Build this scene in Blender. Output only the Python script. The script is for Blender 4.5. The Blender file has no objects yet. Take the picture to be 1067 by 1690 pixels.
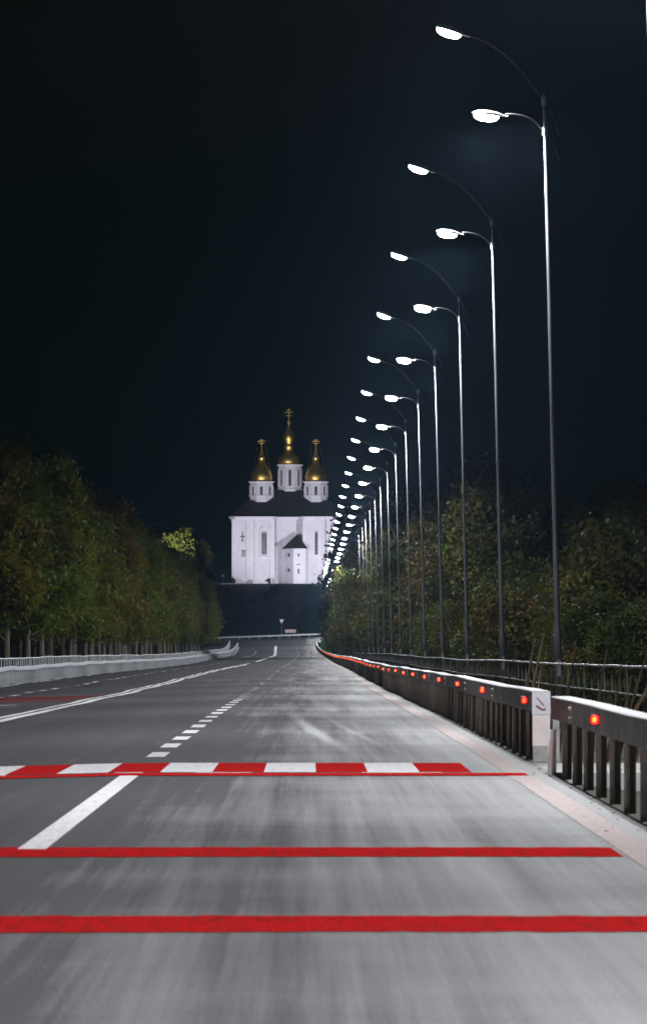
import bpy, math, random
import numpy as np
from mathutils import Vector, Matrix

R = math.radians
random.seed(7)
rng = np.random.default_rng(7)
sc = bpy.context.scene
col = sc.collection

# ------------------------------------------------------------------ camera
CAM_H = 1.4
cam_d = bpy.data.cameras.new('camera')
cam = bpy.data.objects.new('camera', cam_d)
col.objects.link(cam)
cam_d.sensor_width = 36.0
cam_d.lens = 172.5
cam_d.clip_start = 0.5
cam_d.clip_end = 9000
cam.location = (0, 0, CAM_H)
cam.rotation_euler = (R(90 + 1.4993), 0, -R(0.1662))
sc.camera = cam
cam_d.dof.use_dof = True          # long lens: the nearest metres of road are slightly soft
cam_d.dof.focus_distance = 150.0
cam_d.dof.aperture_fstop = 9.0

# ------------------------------------------------------------------ sky, moon, exposure
w = bpy.data.worlds.new('World')
sc.world = w
w.use_nodes = True
nt = w.node_tree
bg = nt.nodes['Background']
sky = nt.nodes.new('ShaderNodeTexSky')
sky.sky_type = 'NISHITA'
sky.sun_disc = False
sky.sun_elevation = R(-3)
sky.sun_rotation = R(200)
nt.links.new(sky.outputs[0], bg.inputs[0])
bg.inputs[1].default_value = 0.05
glow = nt.nodes.new('ShaderNodeBackground')          # faint even glow of the night air over the town
glow.inputs[0].default_value = (0.30, 0.85, 0.78, 1)
glow.inputs[1].default_value = 0.0030
addw = nt.nodes.new('ShaderNodeAddShader')
nt.links.new(bg.outputs[0], addw.inputs[0]); nt.links.new(glow.outputs[0], addw.inputs[1])
nt.links.new(addw.outputs[0], nt.nodes['World Output'].inputs[0])

sun_d = bpy.data.lights.new('moon', 'SUN')
sun_d.energy = 0.004
sun_d.angle = R(0.5)
sun_d.color = (0.8, 0.88, 1.0)
sun = bpy.data.objects.new('moon', sun_d)
sun.rotation_euler = (R(40), 0, R(20))
col.objects.link(sun)

sc.view_settings.view_transform = 'Standard'
sc.view_settings.look = 'None'
sc.view_settings.exposure = 0.0
sc.view_settings.gamma = 1.0
sc.view_settings.use_curve_mapping = False
sc.cycles.use_denoising = True
sc.cycles.max_bounces = 6
sc.cycles.sample_clamp_indirect = 4.0
sc.cycles.volume_bounces = 0

LAMP_W = 4900.0
FLOOD_W = 23500.0

# ------------------------------------------------------------------ helpers
def tag(o, label=None, cat=None, group=None, kind=None):
    if label: o['label'] = label
    if cat: o['category'] = cat
    if group: o['group'] = group
    if kind: o['kind'] = kind
    return o

def empty(name, loc=(0, 0, 0), parent=None):
    o = bpy.data.objects.new(name, None)
    o.location = loc
    o.empty_display_size = 0.3
    col.objects.link(o)
    o.parent = parent
    return o

def link(name, me, parent=None, loc=None, rot=None, scale=None):
    o = bpy.data.objects.new(name, me)
    col.objects.link(o)
    o.parent = parent
    if loc is not None: o.location = loc
    if rot is not None: o.rotation_euler = rot
    if scale is not None: o.scale = scale
    return o

class MB:
    def __init__(s):
        s.v = []; s.f = []
    def add(s, vs, fs):
        n = len(s.v)
        s.v.extend([tuple(p) for p in vs])
        s.f.extend([tuple(i + n for i in f) for f in fs])
        return s
    def box(s, x0, x1, y0, y1, z0, z1):
        return s.add([(x0, y0, z0), (x1, y0, z0), (x1, y1, z0), (x0, y1, z0), (x0, y0, z1), (x1, y0, z1), (x1, y1, z1), (x0, y1, z1)],
              [(0, 3, 2, 1), (4, 5, 6, 7), (0, 1, 5, 4), (1, 2, 6, 5), (2, 3, 7, 6), (3, 0, 4, 7)])
    def tube(s, pts, rads, n=8, cap=True):
        pts = [Vector(p) for p in pts]
        if not hasattr(rads, '__len__'): rads = [rads] * len(pts)
        vs = []; fs = []
        for i, p in enumerate(pts):
            t = (pts[min(i + 1, len(pts) - 1)] - pts[max(i - 1, 0)]).normalized()
            a = Vector((0, 1, 0)) if abs(t.y) < 0.9 else Vector((1, 0, 0))
            u = t.cross(a).normalized(); v = t.cross(u).normalized()
            for k in range(n):
                an = 2 * math.pi * k / n
                vs.append(p + (u * math.cos(an) + v * math.sin(an)) * rads[i])
        for i in range(len(pts) - 1):
            for k in range(n):
                k2 = (k + 1) % n
                fs.append((i * n + k, (i + 1) * n + k, (i + 1) * n + k2, i * n + k2))
        if cap:
            fs.append(tuple(range(n)))
            fs.append(tuple(reversed(range((len(pts) - 1) * n, len(pts) * n))))
        return s.add(vs, fs)
    def lathe(s, prof, n=24, c=(0, 0), y_off=0):
        vs = []; fs = []
        for r, z in prof:
            for k in range(n):
                an = 2 * math.pi * (k + 0.5) / n
                vs.append((c[0] + r * math.cos(an), c[1] + r * math.sin(an), z))
        for i in range(len(prof) - 1):
            for k in range(n):
                k2 = (k + 1) % n
                fs.append((i * n + k, i * n + k2, (i + 1) * n + k2, (i + 1) * n + k))
        fs.append(tuple(reversed(range(n))))
        fs.append(tuple(range((len(prof) - 1) * n, len(prof) * n)))
        return s.add(vs, fs)
    def prism(s, poly, z0, z1):
        n = len(poly)
        vs = [(x, y, z0) for x, y in poly] + [(x, y, z1) for x, y in poly]
        fs = [tuple(reversed(range(n))), tuple(range(n, 2 * n))]
        for k in range(n):
            k2 = (k + 1) % n
            fs.append((k, k2, n + k2, n + k))
        return s.add(vs, fs)
    def sweep(s, sec, path, cap=True):
        """sec: closed list of (dx, dz); path: list of (x, y, z); section kept in the x-z plane."""
        n = len(sec); vs = []; fs = []
        for x, y, z in path:
            vs += [(x + a, y, z + b) for a, b in sec]
        for i in range(len(path) - 1):
            for k in range(n):
                k2 = (k + 1) % n
                fs.append((i * n + k, (i + 1) * n + k, (i + 1) * n + k2, i * n + k2))
        if cap:
            fs.append(tuple(range(n))); fs.append(tuple(reversed(range((len(path) - 1) * n, len(path) * n))))
        return s.add(vs, fs)
    def mesh(s, name, mat, smooth=False):
        me = bpy.data.meshes.new(name)
        me.from_pydata(s.v, [], s.f)
        if mat: me.materials.append(mat)
        if smooth: me.polygons.foreach_set('use_smooth', [True] * len(me.polygons))
        me.update()
        return me
    def build(s, name, mat, parent=None, smooth=False, loc=None, rot=None):
        return link(name, s.mesh(name, mat, smooth), parent, loc, rot)

def P(x, y, d):
    """place in the world of the point seen at photo pixel (x, y) at distance d"""
    return Vector(((x - 510) * d / 8100, d, CAM_H + (1057 - y) * d / 8100))

ORD = ['first', 'second', 'third', 'fourth', 'fifth', 'sixth', 'seventh', 'eighth', 'ninth', 'tenth', 'eleventh', 'twelfth',
       'thirteenth', 'fourteenth', 'fifteenth', 'sixteenth', 'seventeenth', 'eighteenth', 'nineteenth']
TENS = {20: 'twent', 30: 'thirt', 40: 'fort', 50: 'fift', 60: 'sixt', 70: 'sevent', 80: 'eight', 90: 'ninet'}
def ordinal(n):
    if n <= 19: return ORD[n - 1]
    if n >= 100: return 'hundred and ' + ordinal(n - 100) if n > 100 else 'hundredth'
    t, u = n // 10 * 10, n % 10
    return TENS[t] + ('ieth' if u == 0 else 'y-' + ORD[u - 1])

# ------------------------------------------------------------------ materials
def mat_new(name):
    m = bpy.data.materials.new(name)
    m.use_nodes = True
    return m, m.node_tree, m.node_tree.nodes['Principled BSDF']

def nd(nt, t, **kw):
    n = nt.nodes.new(t)
    for k, v in kw.items():
        setattr(n, k, v)
    return n

def ramp(nt, stops):
    r = nd(nt, 'ShaderNodeValToRGB')
    e = r.color_ramp.elements
    e[0].position, e[0].color = stops[0][0], (*stops[0][1], 1)
    e[1].position, e[1].color = stops[-1][0], (*stops[-1][1], 1)
    for p, c in stops[1:-1]:
        x = e.new(p); x.color = (*c, 1)
    return r

def simple(name, c1, c2, scale=3.0, rough=0.7, metal=0.0, bump=0.0, stretch=(1, 1, 1), detail=6, coord='Object', spec=0.5):
    m, t, b = mat_new(name)
    tc = nd(t, 'ShaderNodeTexCoord'); mp = nd(t, 'ShaderNodeMapping')
    mp.inputs['Scale'].default_value = stretch
    t.links.new(tc.outputs[coord], mp.inputs[0])
    no = nd(t, 'ShaderNodeTexNoise'); no.inputs['Scale'].default_value = scale; no.inputs['Detail'].default_value = detail
    no.inputs['Roughness'].default_value = 0.65
    t.links.new(mp.outputs[0], no.inputs['Vector'])
    r = ramp(t, [(0.3, c1), (0.7, c2)])
    t.links.new(no.outputs['Fac'], r.inputs[0]); t.links.new(r.outputs[0], b.inputs['Base Color'])
    b.inputs['Roughness'].default_value = rough
    b.inputs['Metallic'].default_value = metal
    b.inputs['Specular IOR Level'].default_value = spec
    if bump:
        bp = nd(t, 'ShaderNodeBump'); bp.inputs['Strength'].default_value = bump; bp.inputs['Distance'].default_value = 0.02
        t.links.new(no.outputs['Fac'], bp.inputs['Height']); t.links.new(bp.outputs[0], b.inputs['Normal'])
    return m

def emit(name, colr, strength, base=(0.8, 0.8, 0.8)):
    m, t, b = mat_new(name)
    b.inputs['Base Color'].default_value = (*base, 1)
    b.inputs['Emission Color'].default_value = (*colr, 1)
    b.inputs['Emission Strength'].default_value = strength
    b.inputs['Roughness'].default_value = 0.3
    return m

def asphalt():
    m, t, b = mat_new('asphalt')
    geo = nd(t, 'ShaderNodeNewGeometry'); L = t.links.new
    def noise(scale, sx, sy, detail=6, rough=0.6):
        mp = nd(t, 'ShaderNodeMapping'); mp.inputs['Scale'].default_value = (sx, sy, 1)
        L(geo.outputs['Position'], mp.inputs[0])
        n = nd(t, 'ShaderNodeTexNoise'); n.inputs['Scale'].default_value = scale; n.inputs['Detail'].default_value = detail
        n.inputs['Roughness'].default_value = rough
        L(mp.outputs[0], n.inputs['Vector']); return n
    def math_(op, a, bb=None, clamp=False):
        n = nd(t, 'ShaderNodeMath', operation=op, use_clamp=clamp)
        for i, q in enumerate((a, bb)):
            if q is None: continue
            if isinstance(q, (int, float)): n.inputs[i].default_value = q
            else: L(q, n.inputs[i])
        return n.outputs[0]
    sep = nd(t, 'ShaderNodeSeparateXYZ'); L(geo.outputs['Position'], sep.inputs[0])
    big = noise(0.8, 1, 0.03); streak = noise(1.0, 6.0, 0.045, 8, 0.7); fine = noise(40, 1, 0.12, 4, 0.8); patch = noise(1.1, 1, 0.022, 6, 0.6)
    cross = noise(1.0, 0.15, 0.16, 5, 0.6)
    grit = noise(110, 1, 0.10, 3, 0.85)
    base = ramp(t, [(0.34, (0.030, 0.029, 0.032)), (0.52, (0.056, 0.055, 0.058)), (0.74, (0.098, 0.096, 0.098))])
    s0 = math_('ADD', math_('MULTIPLY', big.outputs[0], 0.45), math_('MULTIPLY', streak.outputs[0], 0.3))
    s0 = math_('ADD', s0, math_('MULTIPLY', fine.outputs[0], 0.15))
    s0 = math_('ADD', s0, math_('MULTIPLY', math_('SUBTRACT', grit.outputs[0], 0.2), 0.22))
    L(s0, base.inputs[0])
    # pale dust: more of it towards the right shoulder, in streaks drawn out by the wheels
    mr = nd(t, 'ShaderNodeMapRange'); mr.inputs[1].default_value = -2.2; mr.inputs[2].default_value = 2.3
    mr.inputs[3].default_value = -0.22; mr.inputs[4].default_value = 0.66
    L(sep.outputs[0], mr.inputs[0])
    d = math_('ADD', mr.outputs[0], math_('MULTIPLY', math_('SUBTRACT', patch.outputs[0], 0.5), 1.2))
    d = math_('ADD', d, math_('MULTIPLY', math_('SUBTRACT', streak.outputs[0], 0.5), 0.65))
    d = math_('ADD', d, math_('MULTIPLY', math_('SUBTRACT', cross.outputs[0], 0.5), 0.75))  # crosswise bands paint the lamp-light banding of the road into the colour
    # curved tyre marks in the dust beyond the crossing
    yv = math_('SUBTRACT', sep.outputs[1], 79.0)
    xc = math_('ADD', math_('MULTIPLY', yv, -0.0235), math_('MULTIPLY', math_('MULTIPLY', yv, yv), 0.00025))
    for off, wd, am in ((0.04, 0.16, 0.5), (0.62, 0.10, 0.22)):
        dx = math_('ABSOLUTE', math_('SUBTRACT', math_('SUBTRACT', sep.outputs[0], off), xc))
        ms_ = math_('SUBTRACT', 1.0, math_('DIVIDE', dx, wd), True)
        fy = math_('SUBTRACT', 1.0, math_('DIVIDE', math_('ABSOLUTE', yv), 22.0), True)
        d = math_('ADD', d, math_('MULTIPLY', math_('MULTIPLY', ms_, fy), am * 1.6))
    d = math_('MULTIPLY', d, 1.25, True)
    # the shoulder beyond the edge line is all dust
    sh = nd(t, 'ShaderNodeMapRange'); sh.inputs[1].default_value = 2.15; sh.inputs[2].default_value = 2.35
    L(sep.outputs[0], sh.inputs[0])
    d = math_('MAXIMUM', d, math_('MULTIPLY', sh.outputs[0], math_('ADD', 0.6, math_('MULTIPLY', patch.outputs[0], 0.7))), True)
    mix = nd(t, 'ShaderNodeMixRGB'); L(d, mix.inputs[0]); L(base.outputs[0], mix.inputs[1])
    mix.inputs[2].default_value = (0.43, 0.43, 0.425, 1)
    gm = nd(t, 'ShaderNodeMixRGB', blend_type='MULTIPLY'); gm.inputs[0].default_value = 0.6
    gr = ramp(t, [(0.36, (0.55, 0.55, 0.55)), (0.60, (1.15, 1.15, 1.15))]); L(grit.outputs[0], gr.inputs[0])
    L(mix.outputs[0], gm.inputs[1]); L(gr.outputs[0], gm.inputs[2])
    L(gm.outputs[0], b.inputs['Base Color'])
    b.inputs['Roughness'].default_value = 0.8
    b.inputs['Specular IOR Level'].default_value = 0.15
    bp = nd(t, 'ShaderNodeBump'); bp.inputs['Strength'].default_value = 0.5; bp.inputs['Distance'].default_value = 0.01
    L(fine.outputs[0], bp.inputs['Height']); L(bp.outputs[0], b.inputs['Normal'])
    return m

def paint(name, c, worn, amount=0.45, grain=0.3):
    m, t, b = mat_new(name)
    geo = nd(t, 'ShaderNodeNewGeometry')
    mp = nd(t, 'ShaderNodeMapping'); mp.inputs['Scale'].default_value = (9, 1.2, 1)
    t.links.new(geo.outputs['Position'], mp.inputs[0])
    no = nd(t, 'ShaderNodeTexNoise'); no.inputs['Scale'].default_value = 1.3; no.inputs['Detail'].default_value = 9; no.inputs['Roughness'].default_value = 0.75
    t.links.new(mp.outputs[0], no.inputs[0])
    r = ramp(t, [(amount - 0.1, worn), (amount + 0.08, c)])
    t.links.new(no.outputs[0], r.inputs[0]); t.links.new(r.outputs[0], b.inputs['Base Color'])
    fi = nd(t, 'ShaderNodeTexNoise'); fi.inputs['Scale'].default_value = 45; fi.inputs['Detail'].default_value = 3
    m2 = nd(t, 'ShaderNodeMapping'); m2.inputs['Scale'].default_value = (1, .15, 1)
    t.links.new(geo.outputs['Position'], m2.inputs[0]); t.links.new(m2.outputs[0], fi.inputs[0])
    r2 = ramp(t, [(0.33, (0.45, 0.45, 0.45)), (0.56, (1, 1, 1))]); t.links.new(fi.outputs[0], r2.inputs[0])
    mu = nd(t, 'ShaderNodeMixRGB', blend_type='MULTIPLY'); mu.inputs[0].default_value = grain
    t.links.new(r.outputs[0], mu.inputs[1]); t.links.new(r2.outputs[0], mu.inputs[2])
    df = nd(t, 'ShaderNodeBsdfDiffuse'); t.links.new(mu.outputs[0], df.inputs[0])
    t.links.new(df.outputs[0], t.nodes['Material Output'].inputs[0])
    return m

def foliage(name, cols):
    m, t, b = mat_new(name)
    geo = nd(t, 'ShaderNodeNewGeometry'); oi = nd(t, 'ShaderNodeObjectInfo')
    a = nd(t, 'ShaderNodeMath', operation='MULTIPLY'); a.inputs[1].default_value = 0.55
    t.links.new(geo.outputs['Random Per Island'], a.inputs[0])
    a2 = nd(t, 'ShaderNodeMath', operation='MULTIPLY_ADD'); a2.inputs[1].default_value = 0.45
    t.links.new(oi.outputs['Random'], a2.inputs[0]); t.links.new(a.outputs[0], a2.inputs[2])
    r = ramp(t, [(i / (len(cols) - 1) * 0.8 + 0.1, c) for i, c in enumerate(cols)])
    t.links.new(a2.outputs[0], r.inputs[0]); t.links.new(r.outputs[0], b.inputs['Base Color'])
    b.inputs['Roughness'].default_value = 0.65
    b.inputs['Specular IOR Level'].default_value = 0.25
    tr = nd(t, 'ShaderNodeBsdfTranslucent'); t.links.new(r.outputs[0], tr.inputs[0])
    ms = nd(t, 'ShaderNodeMixShader'); ms.inputs[0].default_value = 0.4
    t.links.new(b.outputs[0], ms.inputs[1]); t.links.new(tr.outputs[0], ms.inputs[2])
    t.links.new(ms.outputs[0], t.nodes['Material Output'].inputs[0])
    return m

M = {}
M['asphalt'] = asphalt()
M['white_paint'] = paint('white road paint', (0.82, 0.79, 0.80), (0.45, 0.43, 0.44), 0.40)
M['red_paint'] = paint('red road paint', (0.55, 0.018, 0.018), (0.27, 0.026, 0.025), 0.44, 0.4)
M['edge_paint'] = paint('worn pinkish edge paint', (0.56, 0.485, 0.465), (0.44, 0.385, 0.37), 0.42)
M['grey_paint'] = paint('greyer white paint', (0.42, 0.41, 0.42), (0.16, 0.16, 0.165), 0.5)
M['old_paint'] = paint('worn pinkish stripe paint', (0.5, 0.3, 0.26), (0.2, 0.13, 0.12), 0.42)
M['ground'] = simple('dark ground', (0.018, 0.022, 0.010), (0.045, 0.045, 0.022), 0.35, 0.9, detail=10, coord='Object')
M['galv'] = simple('galvanised steel', (0.36, 0.37, 0.39), (0.52, 0.53, 0.55), 4.0, 0.42, 0.75)
M['beam_top'] = simple('dusty lamp-lit beam top', (0.30, 0.30, 0.30), (0.62, 0.62, 0.63), 2.2, 0.6, 0.25, detail=9, bump=0.3, coord='Generated', stretch=(1, 900, 1))  # debris mottling, plus lamp light on the top painted as a pale tone
M['beam_side'] = simple('shaded beam side', (0.12, 0.115, 0.115), (0.28, 0.265, 0.26), 2.0, 0.75, 0.0)  # dark tone paints the shade on the beam's road face
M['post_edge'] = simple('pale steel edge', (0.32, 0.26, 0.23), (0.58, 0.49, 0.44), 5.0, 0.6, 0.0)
M['post'] = simple('weathered steel post', (0.17, 0.145, 0.128), (0.34, 0.29, 0.26), 3.0, 0.7, 0.0, stretch=(1, 1, 0.5))
M['left_steel'] = simple('pale galvanised barrier', (0.52, 0.55, 0.58), (0.72, 0.75, 0.78), 3.0, 0.6, 0.05)
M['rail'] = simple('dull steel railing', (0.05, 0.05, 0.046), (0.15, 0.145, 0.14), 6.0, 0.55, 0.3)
M['rail_top'] = simple('paler steel handrail', (0.2, 0.2, 0.2), (0.42, 0.42, 0.42), 3.0, 0.5, 0.4)  # handrail paler than the rest of the railing
M['plate'] = simple('painted end plate', (0.55, 0.55, 0.60), (0.72, 0.71, 0.75), 5.0, 0.6)
M['plate_warm'] = simple('warm white plate', (0.66, 0.58, 0.55), (0.82, 0.74, 0.70), 5.0, 0.6)
M['plate_dirty'] = simple('dirty plate', (0.26, 0.25, 0.24), (0.50, 0.47, 0.46), 9.0, 0.7)
M['scribble'] = simple('dark red scrawl', (0.25, 0.03, 0.05), (0.36, 0.06, 0.09), 9.0, 0.6)
M['housing'] = simple('dark plastic housing', (0.02, 0.015, 0.015), (0.05, 0.03, 0.03), 8.0, 0.5)
M['marker_red'] = [emit('glowing red marker lens', (1.0, 0.012, 0.03), e_, (0.5, 0.02, 0.02)) for e_ in (0.9, 1.5, 2.2)]  # marker lens and core glow by emission
M['marker_core'] = [emit('glowing amber marker core', (1.0, c_, 0.02), 2.2, (0.6, 0.2, 0.02)) for c_ in (0.10, 0.20, 0.34)]
M['pole'] = simple('galvanised lamp pole', (0.05, 0.053, 0.062), (0.12, 0.125, 0.14), 1.2, 0.55, 0.2, stretch=(4, 4, 0.6))
M['arm'] = simple('dull lamp arm', (0.03, 0.032, 0.037), (0.075, 0.078, 0.086), 1.5, 0.65, 0.1)
M['head'] = simple('grey lamp housing', (0.22, 0.22, 0.23), (0.3, 0.3, 0.31), 6.0, 0.5, 0.3)
M['lens'] = emit('lit lamp lens', (0.90, 0.96, 1.0), 45.0)
M['flood_lens'] = emit('lit floodlight lens', (0.92, 0.92, 1.0), 25.0)
M['bark'] = simple('grey brown bark', (0.09, 0.075, 0.055), (0.21, 0.18, 0.14), 2.2, 0.9, bump=0.6, stretch=(3, 3, 0.6))
M['leaf_left'] = foliage('autumn row foliage', [(0.075, 0.135, 0.008), (0.110, 0.145, 0.010), (0.145, 0.130, 0.012), (0.170, 0.092, 0.015)])
M['leaf_right'] = foliage('belt foliage', [(0.034, 0.066, 0.008), (0.052, 0.070, 0.009), (0.068, 0.058, 0.010), (0.082, 0.042, 0.011)])
M['leaf_dark'] = foliage('dark hill foliage', [(0.022, 0.036, 0.012), (0.034, 0.046, 0.016), (0.05, 0.046, 0.018)])
M['stalk'] = simple('dry brown stalk', (0.07, 0.048, 0.024), (0.16, 0.11, 0.06), 6.0, 0.85)
M['wall'] = simple('whitewashed wall', (0.66, 0.65, 0.69), (0.80, 0.79, 0.83), 0.35, 0.85, detail=10, bump=0.1)
M['trim'] = simple('white trim', (0.70, 0.69, 0.73), (0.82, 0.81, 0.85), 0.8, 0.85)
M['roof'] = simple('dark roof sheet', (0.022, 0.022, 0.02), (0.048, 0.046, 0.04), 0.8, 0.9, 0.0)
M['gold'] = simple('gilded sheet', (0.95, 0.62, 0.14), (1.0, 0.76, 0.26), 1.2, 0.42, 1.0, bump=0.9, detail=4)
M['pane'] = simple('dark window glass', (0.03, 0.03, 0.035), (0.09, 0.08, 0.09), 1.2, 0.25)
M['pipe'] = simple('drainpipe', (0.18, 0.18, 0.2), (0.25, 0.25, 0.27), 3.0, 0.6)
M['sign_white'] = simple('white sign sheet', (0.74, 0.72, 0.72), (0.82, 0.8, 0.8), 4.0, 0.5)
M['sign_red'] = simple('red sign sheet', (0.55, 0.04, 0.06), (0.66, 0.06, 0.08), 4.0, 0.5)
M['sign_back'] = simple('grey sign back', (0.3, 0.3, 0.31), (0.42, 0.42, 0.43), 4.0, 0.5, 0.3)
M['kerb'] = simple('pale kerb concrete', (0.42, 0.42, 0.41), (0.62, 0.62, 0.60), 2.0, 0.85, bump=0.3)
M['grass'] = foliage('verge grass', [(0.035, 0.085, 0.016), (0.055, 0.12, 0.022), (0.08, 0.13, 0.03)])

# ------------------------------------------------------------------ the lie of the land
_ky = np.array([-60, 0, 60, 100, 161, 214, 307, 400, 457, 560, 643, 760, 850, 890, 915, 940, 960, 975, 990, 1010], float)
_kz = np.array([0, 0, 0, -.07, -.24, -.34, -.45, -.66, -.82, -.98, -1.08, -1.25, -1.33, -1.22, -.9, -.35, .45, 1.15, 1.9, 2.1], float)
_gy = np.arange(-60, 1011, 1.0)
_gz = np.interp(_gy, _ky, _kz)
_k = np.hanning(31); _k /= _k.sum()
_pad = np.concatenate([np.full(15, _gz[0]), _gz, np.full(15, _gz[-1])])
_gz = np.convolve(_pad, _k, 'valid')
_wv = [(7.3, .004), (12.1, .006), (18.7, .009), (29.0, .013), (47.0, .016)]
_und = np.zeros_like(_gy)
for _l, _a in _wv:
    _und += 0.7 * _a * np.sin(2 * np.pi * _gy / _l + rng.uniform(0, 6.28))
_und *= np.clip((_gy - 60) / 120, 0, 1)

def zroad(y):
    return float(np.interp(y, _gy, _gz))
def zsurf(x, y):
    z = float(np.interp(y, _gy, _gz)) + float(np.interp(y, _gy, _und))
    fade = max(0.0, min(1.0, (820 - y) / 260))
    z -= 0.027 * max(0.0, -x - 2.0) * fade
    if y > 955:
        z += 0.035 * (x + 6) * min(1.0, (y - 955) / 33)
    return z

def smooth(a, b, x):
    t = max(0.0, min(1.0, (x - a) / (b - a)))
    return t * t * (3 - 2 * t)

def zground(x, y):
    yy = min(max(y, -60), 992)
    zr = zroad(yy)
    if y <= 992:
        zl = zr - 0.027 * 12 * max(0, min(1, (820 - y) / 260))
        if x > 2.3:
            base = zr - 0.16 - 0.5 * smooth(2.8, 7, x) - 0.9 * smooth(7, 14, x)
            base += smooth(860, 930, y) * 0.75 * (1 - smooth(6, 20, x))
        elif x < -14.2:
            base = zl - 0.18 - 0.8 * smooth(-14.6, -24, x)
        else:
            base = zr - 0.55
    else:
        base = zr - 0.25
    h = 15.0 * smooth(1000, 1172, y) if y > 992 else 0.0
    if y > 992:
        h = (15.0 - base) * (0.5 * max(0, min(1, (y - 996) / 178)) + 0.5 * smooth(996, 1174, y))
    side = smooth(30, 160, abs(x + 4)) * 10 * smooth(300, 1000, y) * (1 if y < 1000 else 0.5)
    return base + h + side

# terrain sheet
def terrain():
    ys = np.concatenate([np.arange(-60, 990, 12.0), np.arange(990, 1200, 4.0), np.arange(1200, 1400, 20.0), np.array([1500, 1800, 2400, 3200, 4500])])
    xs = np.concatenate([np.array([-2500, -1200, -600, -320, -180, -110, -75, -55, -42, -34, -28, -24, -21, -18, -16, -14.9]), np.array([-14.1, -8, -3, 2.2, 2.62, 3.4, 4.2, 5, 6, 7, 8.5, 10, 12, 14, 17, 21, 26, 32, 42, 55, 75, 110, 180, 320, 600, 1200, 2500])])
    vs = []; fs = []
    nx = len(xs)
    for y in ys:
        for x in xs:
            z = zground(x, y)
            if not (-14.5 < x < 2.4 and y < 1000):
                z += 0.08 * math.sin(x * 1.7 + y * 0.21) * math.sin(y * 0.37 + x) * (1 if abs(x) < 200 else 0)
            vs.append((x, y, z))
    for j in range(len(ys) - 1):
        for i in range(nx - 1):
            a = j * nx + i
            fs.append((a, a + 1, a + nx + 1, a + nx))
    mb = MB().add(vs, fs)
    return tag(mb.build('ground', M['ground'], smooth=True), 'dark grassy ground beside the road and on the hillside', kind='structure')
terrain()

# ------------------------------------------------------------------ road and its markings
def drape(x0, x1, y0, y1, lift, step=3.0, nx=1, thick=0.0):
    """strip on the road surface; x0, x1 may be functions of y"""
    fx0 = x0 if callable(x0) else (lambda y: x0)
    fx1 = x1 if callable(x1) else (lambda y: x1)
    n = max(1, int(math.ceil((y1 - y0) / step)))
    vs = []; fs = []
    for j in range(n + 1):
        y = y0 + (y1 - y0) * j / n
        for i in range(nx + 1):
            x = fx0(y) + (fx1(y) - fx0(y)) * i / nx
            vs.append((x, y, zsurf(x, y) + lift + 0.00007 * max(0.0, y - 60)))
    for j in range(n):
        for i in range(nx):
            a = j * (nx + 1) + i
            fs.append((a, a + 1, a + nx + 2, a + nx + 1))
    return MB().add(vs, fs)

def ragged(x0, x1, y0, y1, lift, jit=0.07):
    n = int((x1 - x0) / 0.04); vs = []; fs = []
    r0 = rng.normal(size=n + 1) * jit * .5; r1 = rng.normal(size=n + 1) * jit * .5
    kk = np.array([1, 2, 1]) / 4
    r0 = np.convolve(r0, kk, 'same') + .04 * np.sin(np.arange(n + 1) * .05); r1 = np.convolve(r1, kk, 'same')
    for i in range(n + 1):
        x = x0 + (x1 - x0) * i / n
        for yy in (y0 + r0[i], (y0 + y1) / 2, y1 + r1[i]):
            vs.append((x, yy, zsurf(x, yy) + lift))
    for i in range(n):
        for q in range(2):
            a = i * 3 + q
            fs.append((a, a + 3, a + 4, a + 1))
    return MB().add(vs, fs)

def bend(y):            # the far end of the carriageway swings a little to the left
    return -1.3 * smooth(860, 965, y)

xs_road = [-14.05, -13, -11, -9, -7, -5, -3.5, -2.0, -1, 0, 1, 2.1, 2.56]
ys_road = np.concatenate([np.arange(-40, 60, 4.0), np.arange(60, 962, 1.5), np.arange(962, 989, 2.0)])
vs = []; fs = []
for y in ys_road:
    for x in xs_road:
        xx = x + bend(y) * (1 if x > 0 else 0.4)
        vs.append((xx, y, zsurf(xx, y)))
nx = len(xs_road)
for j in range(len(ys_road) - 1):
    for i in range(nx - 1):
        a = j * nx + i
        fs.append((a, a + 1, a + nx + 1, a + nx))
road = MB().add(vs, fs).build('road', M['asphalt'], smooth=True)
tag(road, 'grey asphalt road with worn paint running to the hill', kind='structure')
# crossing street at the far end
cs = MB()
vs = []; fs = []
cx = np.arange(-70, 41, 3.0)
for x in cx:
    for y in (969, 976, 983, 988.5):
        vs.append((x, y, zsurf(x, min(y, 990)) + 0.006))
for i in range(len(cx) - 1):
    for k in range(3):
        a = i * 4 + k
        fs.append((a, a + 4, a + 5, a + 1))
tag(cs.add(vs, fs).build('cross_street', M['asphalt'], smooth=True), 'grey street crossing at the far end of the road', kind='structure')

LIFT = 0.004
# zebra crossing of white and red bars
k = 0; x = 1.72
while x > -13.2:
    drape(x - 0.55, x, 52.1, 56.1, LIFT, 2.0).build('crossing_bar', M['red_paint'] if k % 2 == 0 else M['white_paint'], road)
    x -= 0.55; k += 1
drape(-13.3, 2.27, 50.7, 51.75, LIFT + .002, 1.0, 60).build('crossing_line', M['red_paint'], road)
for xx, x1 in ((-4.2, -3.2), (-2.05, -1.75), (-1.2, -0.6), (0.55, 1.4), (-7.2, -6.0)):
    drape(xx, x1, 51.78, 52.06, LIFT + 0.001, 1.0).build('crossing_scuff', M['edge_paint'], road)
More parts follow.
